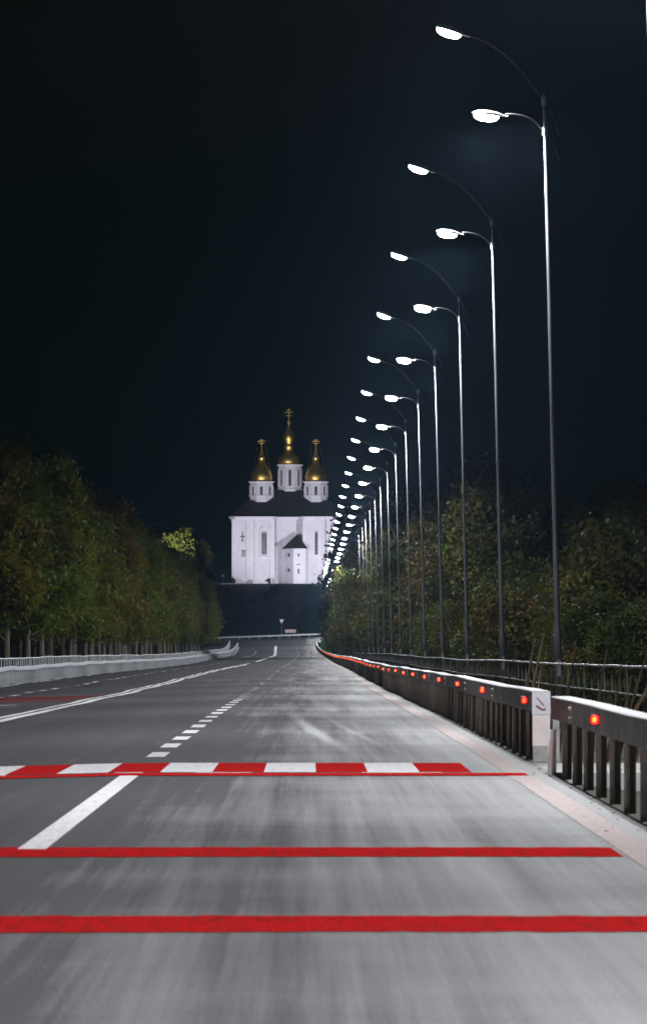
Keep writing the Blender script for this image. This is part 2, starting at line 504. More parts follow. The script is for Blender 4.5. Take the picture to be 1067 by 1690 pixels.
# red rumble strips before the crossing
for y0, y1, x0, x1 in ((31.75, 33.2, -6.0, 2.03), (23.55, 24.95, -6.0, 2.03), (16.0, 17.4, -6.0, 2.03)):
    ragged(x0, x1, y0, y1, LIFT).build('rumble_strip', M['red_paint'], road)
for y0, y1 in ((137.5, 139.0), (146, 147.5), (155, 156.5)):
    drape(-13.4, -6.55, y0, y1, LIFT, 1.0, 8).build('rumble_strip', M['red_paint'], road)
drape(-13.2, -7.75, 129.5, 130.3, LIFT, 1.0, 8).build('transverse_line', M['white_paint'], road)
drape(-13.2, -7.2, 122.3, 123.0, LIFT, 1.0, 8).build('transverse_line', M['old_paint'], road)
# lane lines
drape(-1.95, -1.76, 32.9, 51.9, LIFT + 0.001, 2.0).build('lane_line', M['white_paint'], road)
y = 59.0
while y < 945:
    drape(lambda q: -1.96 + 0.5 * bend(q), lambda q: -1.74 + 0.5 * bend(q), y, y + 2.7, LIFT, 1.5).build('lane_dash', M['white_paint'] if y < 130 else M['grey_paint'], road)  # dashes farther off take a greyer paint
    y += 5.5
y = 120.0
while y < 930:
    drape(-10.12, -9.9, y, y + 4.0, LIFT, 1.5).build('lane_dash', M['white_paint'], road)
    y += 9.0
for a, b in ((57.5, 340), ):
    drape(-6.42, -6.24, a, b, LIFT, 1.5).build('centre_line', M['white_paint'], road)
    drape(-6.12, -5.86, a, b, LIFT, 1.5).build('centre_line', M['white_paint'], road)
drape(-6.42, -6.2, 340, 520, LIFT, 1.5).build('centre_line', M['white_paint'], road)
drape(-6.12, -5.86, 340, 470, LIFT, 1.5).build('centre_line', M['white_paint'], road)
for a, b in ((560, 700), (745, 955)):
    drape(lambda q: -6.35 + 0.3 * bend(q), lambda q: -5.85 + 0.3 * bend(q), a, b, LIFT, 1.5).build('centre_line', M['white_paint'], road)
drape(-13.72, -13.5, 57.5, 950, LIFT, 1.5).build('edge_line', M['white_paint'], road)
drape(-13.72, -13.5, 10, 50, LIFT, 1.5).build('edge_line', M['white_paint'], road)
drape(lambda q: 2.06 + bend(q), lambda q: 2.31 + bend(q), 5, 962, LIFT, 1.5).build('edge_line', M['edge_paint'], road)

# ------------------------------------------------------------------ street lights
def frange(a, b, s):
    out = []
    while a < b - 1e-6:
        out.append(a); a += s
    out.append(b)
    return out

LEAN = R(-1.38)
POLE_X = 5.29
def un(x, z):           # world offset from the pole's foot -> the leaning pole's own frame
    c, s = math.cos(LEAN), math.sin(LEAN)
    return (x * c - z * s, x * s + z * c)

def bez(p0, p1, p2, p3, n=10):
    out = []
    for i in range(n + 1):
        t = i / n; u = 1 - t
        out.append(tuple(u**3 * a + 3 * u * u * t * b + 3 * u * t * t * c + t**3 * d for a, b, c, d in zip(p0, p1, p2, p3)))
    return out

def light_meshes():
    me = {}
    pts = [(0, 0, -.6), (0, 0, 1.4), (0, 0, 1.45), (0, 0, 6), (0, 0, 12.9)]
    me['pole'] = MB().tube(pts, [0.078, 0.078, 0.064, 0.044, 0.027], 12).mesh('pole', M['pole'], True)
    me['base_flange'] = MB().box(-.2, .2, -.2, .2, -.62, -.5).tube([(.15, .15, -.5), (.15, .15, -.45)], .02, 6).tube([(-.15, .15, -.5), (-.15, .15, -.45)], .02, 6).tube([(.15, -.15, -.5), (.15, -.15, -.45)], .02, 6).tube([(-.15, -.15, -.5), (-.15, -.15, -.45)], .02, 6).mesh('base_flange', M['pole'])
    me['service_door'] = MB().box(-.04, .04, -.09, -.07, .5, .85).mesh('service_door', M['head'])
    # lower arm
    lx, lz = un(3.88 - POLE_X, 12.42); ux, uz = un(3.09 - POLE_X, 14.18)
    a = bez((0.30, 0, 11.45), (0.18, 0, 11.85), (0.06, 0, 12.0), (0.0, 0, 12.08), 5)
    b = bez((0.0, 0, 12.08), (-0.25, 0, 12.35), (lx + 0.75, 0, lz + .0), (lx + 0.28, 0, lz + 0.02), 9)
    me['lower_arm'] = MB().tube(a + b[1:], [.014] * 6 + [.022] * 9, 8).mesh('arm', M['arm'], True)
    a = bez((0.30, 0, 12.0), (0.2, 0, 12.4), (0.06, 0, 12.65), (0.0, 0, 12.74), 5)
    b = bez((0.0, 0, 12.74), (-0.45, 0, 13.35), (ux + 1.1, 0, uz - .32), (ux + 0.28, 0, uz - 0.06), 9)
    me['upper_arm'] = MB().tube(a + b[1:], [.014] * 6 + [.022] * 9, 8).mesh('arm', M['arm'], True)
    me['collar'] = MB().tube([(0, 0, -.09), (0, 0, .09)], .055, 10).mesh('collar', M['head'])
    # lamp head: flattened pear housing along -x with a dropped glass bowl below
    prof = [(0.34, .035), (0.22, .06), (0.10, .13), (-0.10, .165), (-0.30, .14), (-0.40, .07), (-0.43, .01)]
    hb = MB(); vs = []; fs = []; n = 12
    for px, pr in prof:
        for q in range(n):
            an = 2 * math.pi * q / n
            s_ = math.sin(an)
            vs.append((px, math.cos(an) * pr, s_ * pr * (0.62 if s_ > 0 else 0.18)))
    for i in range(len(prof) - 1):
        for q in range(n):
            q2 = (q + 1) % n
            fs.append((i * n + q, i * n + q2, (i + 1) * n + q2, (i + 1) * n + q))
    fs.append(tuple(range(n))); fs.append(tuple(reversed(range((len(prof) - 1) * n, len(prof) * n))))
    me['lamp_head'] = hb.add(vs, fs).mesh('lamp_head', M['head'], True)
    lb = MB(); vs = []; fs = []; n = 14
    rings = [(1.0, 0.0), (0.97, -.045), (0.85, -.085), (0.6, -.115), (0.25, -.13)]
    for rr, zz in rings:
        for q in range(n):
            an = 2 * math.pi * q / n
            vs.append((-.12 + math.cos(an) * .27 * rr, math.sin(an) * .145 * rr, -.015 + zz))
    for i in range(len(rings) - 1):
        for q in range(n):
            q2 = (q + 1) % n
            fs.append((i * n + q, (i + 1) * n + q, (i + 1) * n + q2, i * n + q2))
    fs.append(tuple(range((len(rings) - 1) * n, len(rings) * n)))
    me['lens'] = lb.add(vs, fs).mesh('lens', M['lens'], True)
    me['pts'] = ((lx, lz, R(8)), (ux, uz, R(20)))
    return me
LM = light_meshes()
lamp_light = bpy.data.lights.new('lamp_light', 'SPOT')
lamp_light.energy = LAMP_W
lamp_light.spot_size = R(175)
lamp_light.spot_blend = 0.22
lamp_light.shadow_soft_size = 0.12
lamp_light.color = (0.94, 0.955, 1.0)

upper_light = lamp_light.copy()
upper_light.spot_size = R(142)
upper_light.spot_blend = 0.2

def street_light(i, y, label):
    gz = 0.3 * zroad(min(y, 900)) + 0.16
    root = empty('street_light', (POLE_X + (0.12 if y < 90 else 0), y, gz))
    root.rotation_euler = (0, LEAN + R(random.uniform(-.12, .12)), R(random.uniform(-2, 2)))
    tag(root, label, 'street light', 'double-arm street lights along the right side')
    link('pole', LM['pole'], root); link('base_flange', LM['base_flange'], root); link('service_door', LM['service_door'], root)
    dz = 0.25 - 0.3 * 0
    for nm, (hx, hz, ha), cz in (('lower_arm', LM['pts'][0], 12.08), ('upper_arm', LM['pts'][1], 12.72)):
        arm = link('arm', LM[nm], root)
        link('collar', LM['collar'], arm, (0, 0, cz))
        head = link('lamp_head', LM['lamp_head'], root, (hx, 0, hz), (0, ha + R(random.uniform(-2, 2)), 0))
        link('lens', LM['lens'], head)
        lo = bpy.data.objects.new('lamp_light', lamp_light if nm == 'lower_arm' else upper_light)
        col.objects.link(lo)
        lo.parent = head
        lo.location = (-.12, 0, -.24)
        lo.rotation_euler = (0, -ha * .85 if nm == 'lower_arm' else R(3), 0)
    return root

# the row runs on behind the camera and, past a tall tree, on to the far junction
row = [i for i in range(-3, 30) if i not in (20, 21)]
for i in row:
    n = i + 1 if i < 20 else i - 1
    if i < 0:
        lab = 'tall double-arm street light standing %s before the nearest one in view' % ('just', 'second', 'third')[-i - 1]
    elif i == 0:
        lab = 'nearest and tallest double-arm street light on the right'
    elif i == 29:
        lab = 'farthest lit double-arm street light, at the end of the road'
    else:
        lab = '%s nearest lit double-arm street light in the row on the right' % ordinal(n)
    street_light(i, 104 + 30 * i, lab)

# ------------------------------------------------------------------ right crash barrier
def path_on(xf, y0, y1, dz, step=3.0, wob=0.0):
    out = []
    n = int(math.ceil((y1 - y0) / step))
    for j in range(n + 1):
        y = y0 + (y1 - y0) * j / n
        x = xf(y) if callable(xf) else xf
        out.append((x, y, zsurf(min(x, 2.5) if x > 0 else max(x, -14), y) + dz + wob * math.sin(y * 0.35) * math.sin(y * 0.11 + 1)))
    return out

def rib_post(h, w=0.10, dpt=0.07):
    """open C-section post: web and two flanges"""
    mb = MB()
    mb.box(0, 0.012, -dpt, dpt, 0, h)
    mb.box(0.012, w, dpt - 0.012, dpt, 0, h)
    return mb

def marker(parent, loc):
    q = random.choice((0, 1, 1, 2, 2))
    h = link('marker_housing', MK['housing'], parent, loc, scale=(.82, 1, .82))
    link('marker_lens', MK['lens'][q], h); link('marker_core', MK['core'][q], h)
def rounded(rx, rz, y0, y1, x, mat, nm):
    mb = MB(); vs = []; n = 12
    for yy, k_ in ((y0, .8), (y0 + .012, 1.0), (y1, 1.0)):
        for q in range(n):
            a = 2 * math.pi * (q + .5) / n
            c_, s_ = math.cos(a), math.sin(a)
            pw = lambda v: math.copysign(abs(v) ** .6, v)
            vs.append((x + pw(c_) * rx * k_, yy, pw(s_) * rz * k_))
    fs = [tuple(range(n))] + [(r_ * n + q, (r_ + 1) * n + q, (r_ + 1) * n + (q + 1) % n, r_ * n + (q + 1) % n) for r_ in range(2) for q in range(n)]
    return mb.add(vs, fs).mesh(nm, mat)
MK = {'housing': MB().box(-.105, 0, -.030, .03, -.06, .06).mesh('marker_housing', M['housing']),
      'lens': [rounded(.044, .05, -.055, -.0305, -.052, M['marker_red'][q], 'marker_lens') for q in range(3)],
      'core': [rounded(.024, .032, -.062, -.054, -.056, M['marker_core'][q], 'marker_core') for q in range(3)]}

BX = 2.56
bx = lambda y: BX + bend(y)
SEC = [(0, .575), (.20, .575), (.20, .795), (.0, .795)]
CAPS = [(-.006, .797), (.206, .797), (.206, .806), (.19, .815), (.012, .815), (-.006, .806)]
post_me = rib_post(.585).mesh('post', M['post'])
edge_me = [MB().box(.0, e_, -.082, -.0705, .0, .585).mesh('post_edge', M['post_edge']) for e_ in (.034, .045, .028)]  # pale strip paints lamp light on the post face towards the camera

def right_barrier(y0, y1, label, nparts, first_marker):
    root = empty('crash_barrier', (0, y0, 0))
    tag(root, label, 'crash barrier')
    def loc(o):
        o.location.y -= y0; return o
    # box beam in lengths of six metres with a sleeve at each joint
    far = MB()
    y = y0
    while y < y1 - 0.5:
        e = min(y + 12, y1)
        pth = [(x, yy - y0, z) for x, yy, z in path_on(bx, y + 0.004, e - 0.004, 0, 3.0, 0.012)]
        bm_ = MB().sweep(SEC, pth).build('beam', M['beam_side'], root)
        MB().sweep(CAPS, pth).build('beam_lit_top', M['beam_top'], bm_)  # separate top sheet carries the painted lamp light
        if y > y0 + 1 and y < 240:
            zj = zsurf(bx(y), y)
            sp = MB().box(-.009, -.001, -.16, .16, .60, .775)
            for by in (-.11, -.04, .04, .11):
                for bz in (.64, .735):
                    sp.tube([(-.009, by, bz), (-.026, by, bz)], .014, 6)
            sp.build('splice_plate', M['post_edge'], root, loc=(bx(y), y - y0, zj))
        y = e
    fp = MB(); k = 0
    y = y0 + 0.6
    while y < y1:
        z = zsurf(bx(y), y) - 0.03
        if k < nparts:
            po = link('post', post_me, root, (bx(y) + 0.045 + random.uniform(-.006, .006), y - y0, z + random.uniform(-.008, .008)), (0, 0, R(random.uniform(-5, 5))))
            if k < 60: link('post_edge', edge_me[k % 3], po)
        else:
            v = rib_post(.585)
            fp.add([(a + bx(y) + 0.045, b + y - y0, c + z) for a, b, c in v.v], v.f)
        k += 1; y += 1.0 if y < 60 and False else 2.0
    if fp.v:
        tag(fp.build('far_post', M['post'], root), kind='stuff')
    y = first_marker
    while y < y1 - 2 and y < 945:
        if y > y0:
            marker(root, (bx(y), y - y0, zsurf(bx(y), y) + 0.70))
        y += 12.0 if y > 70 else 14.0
    return root

rb_far = right_barrier(56.4, 958, 'long steel crash barrier with glowing red markers beyond the gap on the right', 120, 57.6)
rb_near = right_barrier(12.0, 51.9, 'near length of dark ribbed crash barrier at the right edge', 60, 43.4 - 28)
# closed, painted end of the far length
ez = zsurf(BX, 56.4)
e = MB().box(BX - .005, BX + .205, -.03, -.004, ez + .55, ez + .815).build('end_plate', M['plate'], rb_far)
sc_mb = MB().tube([(BX + .05, -.034, ez + .745), (BX + .10, -.034, ez + .69), (BX + .13, -.034, ez + .655)], .006, 5)
sc_mb.tube([(BX + .04, -.034, ez + .655), (BX + .08, -.034, ez + .625), (BX + .12, -.034, ez + .605), (BX + .15, -.034, ez + .615)], .009, 5)
sc_mb.tube([(BX + .04, -.034, ez + .655), (BX + .07, -.034, ez + .645)], .005, 5)
sc_mb.build('scrawl', M['scribble'], e)
MB().box(BX + .0, BX + .20, -.028, -.004, ez + .19, ez + .545).build('end_plate', M['plate_warm'], rb_far)
MB().box(BX + .005, BX + .195, -.03, -.004, ez - .02, ez + .186).build('end_plate', M['plate_dirty'], rb_far)
MB().box(BX + .235, BX + .31, .02, .10, ez - .1, ez + .56).build('end_post', M['plate_dirty'], rb_far)
MB().box(BX - .02, BX + .24, -.05, .25, ez - .01, ez + .012).build('foot_plate', M['post'], rb_far)
# white end marker of the near length
ez = zsurf(BX, 51.9)
yl = 51.9 - 12.0
MB().box(BX - .075, BX + .015, yl - .67, yl - .63, ez + .34, ez + .47).build('end_plate', M['sign_white'], rb_near)
MB().box(BX - .075, BX + .015, yl - .668, yl - .63, ez + .0, ez + .337).build('end_plate', M['plate_warm'], rb_near)
MB().box(BX + .018, BX + .042, yl - .06, yl - .03, ez + .0, ez + .40).build('end_post', M['plate_warm'], rb_near)

# concrete pad where the crossing passes between the two barriers
def pad():
    root = empty('pavement_pad', (2.56, 52.2, zsurf(2.5, 54)))
    tag(root, 'pale concrete pad in the gap between the two right barriers', kind='structure')
    for q in range(3):
        x0 = .01 + q * .42
        MB().box(x0, x0 + .41, 0, 4.1, -.3, -.004 - .004 * (q % 2)).build('slab', M['kerb'], root)
pad()

# ------------------------------------------------------------------ right footway railing
def railing(xf, y0, y1, h, label, zf, nparts, mat, mids=(0.45,), pr=.022, rr=.028, pitch=2.0):
    root = empty('railing', (0, y0, 0))
    tag(root, label, 'railing')
    def pth(dz, w=0.012):
        n = int((y1 - y0) / 2.0)
        out = []
        for j in range(n + 1):
            y = y0 + (y1 - y0) * j / n
            out.append((xf(y), y - y0, zf(y) + dz + w * .3 * math.sin(y * 0.8) + 0.015 * math.sin(y * .11)))
        return out
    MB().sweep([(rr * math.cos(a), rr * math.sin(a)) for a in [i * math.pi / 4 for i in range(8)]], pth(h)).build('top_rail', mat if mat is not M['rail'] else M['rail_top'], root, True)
    for m_ in mids:
        MB().sweep([(.02 * math.cos(a), .02 * math.sin(a)) for a in [i * math.pi / 3 for i in range(6)]], pth(h - m_)).build('mid_rail', mat, root, True)
    pm = MB().tube([(0, 0, -.3), (0, 0, h)], pr, 6, False).mesh('railing_post', mat)
    far = MB(); k = 0; y = y0 + .3
    while y < y1:
        p = (xf(y), y - y0, zf(y))
        if k < nparts:
            link('railing_post', pm, root, p, (R(random.uniform(-1, 1)), R(random.uniform(-1, 1)), 0))
        else:
            far.tube([(p[0], p[1], p[2] - .3), (p[0], p[1], p[2] + h)], pr, 5, False)
        k += 1; y += pitch
    if far.v:
        tag(far.build('far_railing_post', mat, root), kind='stuff')
    return root
railing(lambda y: 4.95 + .8 * bend(y), 40, 930, 1.06, 'thin dark metal footway railing in front of the lamp posts', lambda y: zroad(y) - .05, 110, M['rail'], (0.43, 0.86), .016, .022)
railing(lambda y: -15.4, 190, 955, 1.12, 'pale upright-bar railing behind the left crash barrier', lambda y: zsurf(-14, y) + .05, 130, M['left_steel'], (0.9,), .035, .05)

# ------------------------------------------------------------------ left crash barrier
def left_barrier():
    y0, y1 = 190, 952
    root = empty('crash_barrier', (0, y0, 0))
    tag(root, 'pale grey steel crash barrier along the left edge of the road', 'crash barrier')
    lx = lambda y: -14.25 + 0.5 * smooth(880, 952, y)
    y = y0
    while y < y1 - .5:
        e2 = min(y + 12, y1)
        pth = [(a, b - y0, c) for a, b, c in path_on(lx, y + .01, e2 - .01, 0, 3.0, .02)]
        MB().sweep([(-.2, .62), (0, .62), (.012, .66), (.012, .80), (0, .82), (-.2, .82)], pth).build('beam', M['left_steel'], root)
        y = e2
    v = MB().box(-.12, -.106, -.07, .07, -.1, .63).box(-.106, -.02, .05, .07, -.1, .63).box(-.106, -.02, -.07, -.05, -.1, .63)
    pm = v.mesh('post', M['left_steel'])
    cap = MB().box(-.12, -.06, -.08, .08, .821, .85).mesh('joint_cap', M['sign_white'])
    fp = MB(); k = 0; y = y0 + .5
    while y < y1:
        z = zsurf(-14, y)
        if k < 130:
            link('post', pm, root, (lx(y), y - y0, z), (0, 0, R(random.uniform(-4, 4))))
        else:
            fp.add([(a + lx(y), b + y - y0, c + z) for a, b, c in v.v], v.f)
        if k % 6 == 0 and y < 600:
            link('joint_cap', cap, root, (lx(y), y - y0, z))
        k += 1; y += 2.0
    tag(fp.build('far_post', M['left_steel'], root), kind='stuff')
left_barrier()

# ------------------------------------------------------------------ far junction: guard rail, signs
def far_rail():
    y0 = 989.5
    root = empty('guard_rail', (-6, y0, zsurf(-6, 989)))
    tag(root, 'low guard rail across the end of the road below the hill', 'guard rail')
    O = root.location
    xs = np.arange(-40, 12.1, 2.0)
    sec = [(-.03, .42), (-.06, .50), (-.03, .57), (-.06, .64), (-.03, .74), (.02, .74), (.02, .42)]
    vs = []; fs = []
    n = len(sec)
    for x in xs:
        z = zsurf(x, 989)
        vs += [(x - O.x, a, z - O.z + b) for a, b in sec]
    for i in range(len(xs) - 1):
        for q in range(n):
            q2 = (q + 1) % n
            fs.append((i * n + q, i * n + q2, (i + 1) * n + q2, (i + 1) * n + q))
    MB().add(vs, fs).build('beam', M['left_steel'], root)
    for x in xs[::1]:
        z = zsurf(x, 989) - O.z
        MB().box(x - O.x - .06, x - O.x + .06, .022, .14, z - .3, z + .78).build('post', M['left_steel'], root)
far_rail()

def post_sign(name, label, x, y, d, head):
    p = P(x, y, d)
    gz = zground(p.x, d)
    root = empty(name, (p.x, d, gz))
    tag(root, label, 'sign')
    h = p.z - gz
    MB().tube([(0, 0.03, -.2), (0, .03, h)], .04, 8).build('post', M['galv'], root)
    head(root, h)
def chevrons(root, h):
    W, H = 2.15, .62
    for sx in (-.8, .8):
        MB().tube([(sx, .03, -.2), (sx, .03, h - .2)], .035, 6).build('post', M['galv'], root)
    b = MB().box(-W / 2, W / 2, -.012, .0, h - H / 2, h + H / 2).build('board', M['sign_white'], root)
    for i in range(4):
        x0 = -W / 2 + .04 + i * .53
        t = .2; y_ = -.016
        vs = []
        for yy in (-.018, -.0125):
            vs += [(x0, yy, h + H / 2 - .03), (x0 + t, yy, h + H / 2 - .03), (x0 + t + .22, yy, h), (x0 + t, yy, h - H / 2 + .03), (x0, yy, h - H / 2 + .03), (x0 + .22, yy, h)]
        fs = [(0, 1, 2, 5), (5, 2, 3, 4), (6, 11, 8, 7), (11, 10, 9, 8)]
        MB().add(vs, fs).build('chevron', M['sign_red'], b)
post_sign('chevron_sign', 'red and white chevron board above the far guard rail', 479, 1041.5, 991.5, chevrons)
def tri(root, h):
    s = .50
    MB().add([(-s, -.02, h + .4), (s, -.02, h + .4), (0, -.02, h - .45), (-s, 0, h + .4), (s, 0, h + .4), (0, 0, h - .45)],
             [(0, 2, 1), (3, 4, 5), (0, 1, 4, 3), (1, 2, 5, 4), (2, 0, 3, 5)]).build('sign_face', M['sign_white'], root)
post_sign('triangle_sign', 'small inverted triangle sign on a thin post before the dark hill', 464.5, 1025.5, 992.5, tri)
def disc(root, h):
    MB().tube([(0, -.02, h), (0, 0, h)], .38, 16).build('sign_face', M['sign_white'], root)
post_sign('round_sign', 'small round pale sign at the right end of the far guard rail', 533.5, 1036.5, 991, disc)

# pale blocks and grass at the end of the right barrier
def block(loc, s, label):
    mb = MB().box(-s[0] / 2, s[0] / 2, -s[1] / 2, s[1] / 2, -.2, s[2] * .8)
    x, y, z = s[0] / 2, s[1] / 2, s[2]
    mb.add([(-x, -y, z * .8), (x, -y, z * .8), (x, y, z * .8), (-x, y, z * .8), (-x * .7, -y * .7, z), (x * .7, -y * .7, z), (x * .7, y * .7, z), (-x * .7, y * .7, z)],
           [(0, 1, 5, 4), (1, 2, 6, 5), (2, 3, 7, 6), (3, 0, 4, 7), (4, 5, 6, 7)])
    o = mb.build('concrete_block', M['kerb'], loc=loc)
    tag(o, label, 'block')
block((5.3, 930, zground(5.3, 930)), (.9, .6, .75), 'larger pale concrete block beside the green verge at the road end')
block((5.9, 915, zground(5.9, 915)), (.6, .5, .5), 'smaller pale concrete block right of the green verge')

def grass_patch():
    mb = MB(); vs = []; fs = []
    for i in range(9000):
        y = random.uniform(893, 965); x = random.uniform(2.9 + bend(y), 5.2)
        z = zground(x, y) - .02
        a = random.uniform(0, math.pi); hh = random.uniform(.12, .34); ww = .05
        n = len(vs)
        vs += [(x - ww * math.cos(a), y - ww * math.sin(a), z), (x + ww * math.cos(a), y + ww * math.sin(a), z), (x + random.uniform(-.08, .08), y + random.uniform(-.08, .08), z + hh)]
        fs.append((n, n + 1, n + 2))
    tag(mb.add(vs, fs).build('grass', M['grass']), 'bright green grass verge at the end of the right barrier', 'grass', kind='stuff')
grass_patch()

# ------------------------------------------------------------------ dry stalks in front of the right railing
def dry_weed(x, y, stalks, label):
    gz = zground(x, y)
    root = empty('dry_weed', (x, y, gz))
    tag(root, label, 'dry plant', 'dry weeds between barrier and railing')
    for (bx_, tx, hh, r) in stalks:
        MB().tube([(bx_, random.uniform(-.2, .2), -.05), ((bx_ + tx) / 2 + random.uniform(-.02, .02), random.uniform(-.2, .2), hh / 2), (tx, random.uniform(-.3, .3), hh)], [r, r * .8, r * .45], 6).build('stalk', M['stalk'], root)
dry_weed(3.35, 78, [(-.05, .22, 1.62, .036), (.06, .38, 1.72, .034), (-.35, -.1, 1.4, .016), (.16, .34, 1.2, .016)], 'pair of thick dry brown stalks leaning right behind the barrier end')
dry_weed(3.85, 74, [(-.1, .16, 1.6, .024), (.1, .05, 1.3, .014), (-.1, -.22, 1.2, .014)], 'single thin dry stalk left of the near barrier middle')
dry_weed(4.05, 69, [(-.1, .13, 1.55, .022), (.12, .32, 1.35, .02), (.2, .26, 1.1, .014)], 'thin leaning dry stalks behind the near red marker')
dry_weed(3.75, 62, [(-.1, .75, 1.42, .036), (.12, .5, 1.5, .02), (.05, .3, 1.2, .016), (.3, .8, 1.2, .016)], 'long dry stalk slanting far right at the picture edge')

def fallen_leaves():
    vs = []; fs = []
    for q in range(260):
        y = 26 + 150 * random.random() ** 1.4
        x = random.choice((random.gauss(2.44, .08), random.gauss(2.44, .08), random.gauss(2.34, .12)))
        if x > 2.54: continue
        z = zsurf(x, y) + .012; a = random.uniform(0, 6.28); r_ = random.uniform(.012, .03)
        n = len(vs)
        for w_ in range(4):
            an = a + w_ * math.pi / 2; rr = r_ * (1 if w_ % 2 else .55)
            vs.append((x + rr * math.cos(an), y + rr * math.sin(an), z + (r_ * random.uniform(0, .5) if w_ % 2 else 0)))
        fs.append((n, n + 1, n + 2, n + 3))
    tag(MB().add(vs, fs).build('fallen_leaves', M['stalk']), 'dry fallen leaves scattered on the right shoulder', 'leaves', kind='stuff')
fallen_leaves()

# ------------------------------------------------------------------ trees
def crown_mesh(name, mat, H, rx, z0, n, leaf, seed, lobes=34, taper=0.5, sink=0.0):
    rg = np.random.default_rng(seed)
    cs = []
    for i in range(lobes):
        t = rg.uniform(0, 1) ** 0.85
        z = z0 + (H - z0) * (0.06 + 0.9 * t)
        env = rx * (1 - taper * t ** 1.7) * (0.55 + 0.45 * min(1, t * 4 + .35))
        a = rg.uniform(0, 2 * np.pi); r = env * math.sqrt(rg.uniform(.05, 1)) * .86
        cs.append((r * math.cos(a), r * math.sin(a), z, rg.uniform(.16, .30) * rx + .25))
    cs = np.array(cs)
    pick = rg.choice(len(cs), n, p=cs[:, 3] ** 2 / (cs[:, 3] ** 2).sum())
    d = rg.normal(size=(n, 3)); d /= np.linalg.norm(d, axis=1)[:, None]
    rad = cs[pick, 3] * rg.uniform(.25, 1.0, n) ** .5 * (1 + .25 * rg.normal(size=n))
    c = cs[pick, :3] + d * rad[:, None] * np.array([1, 1, .8])
    # leaf quads bent along the middle
    u = rg.normal(size=(n, 3)); u /= np.linalg.norm(u, axis=1)[:, None]
    v = np.cross(u, rg.normal(size=(n, 3))); v /= np.linalg.norm(v, axis=1)[:, None]
    s = leaf * rg.uniform(.6, 1.35, n)[:, None]
    V = np.empty((n, 4, 3))
    V[:, 0] = c - u * s; V[:, 1] = c + v * s * .55; V[:, 2] = c + u * s; V[:, 3] = c - v * s * .55
    me = bpy.data.meshes.new(name)
    me.vertices.add(n * 4); me.vertices.foreach_set('co', V.reshape(-1))
    me.loops.add(n * 4); me.loops.foreach_set('vertex_index', np.arange(n * 4))
    me.polygons.add(n); me.polygons.foreach_set('loop_start', np.arange(0, n * 4, 4)); me.polygons.foreach_set('loop_total', np.full(n, 4))
    me.materials.append(mat)
    me.update(calc_edges=True)
    return me, cs

def trunk_mesh(name, H, r, cs, seed, n_limb=9):
    rd = random.Random(seed)
    mb = MB()
    lean = (rd.uniform(-.3, .3), rd.uniform(-.3, .3))
    pts = []
    for i in range(7):
        t = i / 6
        pts.append((lean[0] * t + .08 * math.sin(t * 7 + seed), lean[1] * t, -.4 + t * (H * .82 + .4)))
    mb.tube(pts, [r * (1.35 if i == 0 else 1) * (1 - .8 * i / 6) for i in range(7)], 8)
    for c in list(cs)[:n_limb]:
        zb = max(1.6, c[2] * .62)
        t = min(.95, (zb + .4) / (H * .82 + .4))
        b0 = Vector((lean[0] * t, lean[1] * t, zb)); e_ = Vector(c[:3])
        mid = b0.lerp(e_, .5) + Vector((0, 0, -.25))
        mb.tube([b0, mid, e_], [r * .38 * (1 - t * .4), r * .25, r * .08], 5)
    return mb.mesh(name, M['bark'], True)

def protos(key, mat, H, rx, z0, n, leaf, count, r, **kw):
    out = []
    for i in range(count):
        h = H * (0.92 + .16 * i / max(1, count - 1))
        me, cs = crown_mesh('crown', mat, h, rx * (0.9 + .2 * ((i * 7) % 5) / 4), z0, n, leaf, 100 + i * 13 + len(key) * 1000, **kw)
        out.append((me, trunk_mesh('trunk', h, r, cs, i + len(key))))
    return out

PL = protos('left', M['leaf_left'], 14.0, 4.3, 2.9, 15000, .165, 5, .22)
PRt = protos('rightbelt', M['leaf_right'], 14.0, 4.6, 1.2, 16000, .165, 5, .2, lobes=40, taper=.55)
PB = protos('bush', M['leaf_right'], 5.0, 2.6, .2, 9000, .10, 3, .07, lobes=22, taper=.6)
PD = protos('dark_hill', M['leaf_dark'], 13.0, 4.6, 1.0, 5000, .3, 3, .25, lobes=30, taper=.7)

PS = protos('slope_shrub', M['leaf_dark'], 5.0, 3.0, .1, 2500, .22, 2, .07, lobes=18, taper=.6)

def tree(name, proto, x, y, s, label, group, cat='tree', sz=1.0, dz=0.0):
    root = empty(name, (x, y, zground(x, y) + dz))
    root.rotation_euler = (0, 0, random.uniform(0, 6.28))
    tag(root, label, cat, group)
    for nm, me in (('crown', proto[0]), ('trunk', proto[1])):
        link(nm, me, root, scale=(s, s, s * sz))
    return root

# left row, front and back
k = 0; y = 296.0
while y < 900:
    k += 1
    tree('roadside_tree', PL[k * 3 % 5], -18.6 - 1.2 * smooth(600, 880, y) + random.uniform(-.6, .6), y, random.uniform(.93, 1.1), '%s slender tree from the left picture edge in the front row behind the left railing' % ordinal(k), 'front row of roadside trees on the left')
    y += random.uniform(8.0, 10.5)
k = 0; y = 345.0
while y < 930:
    k += 1
    tree('roadside_tree', PL[(k * 2 + 1) % 5], -24.5 + random.uniform(-1.3, 1.3), y, random.uniform(1.0, 1.2), '%s tree from the left in the back row half hidden behind the front trees' % ordinal(k), 'back row of roadside trees on the left')
    y += random.uniform(10.0, 14)
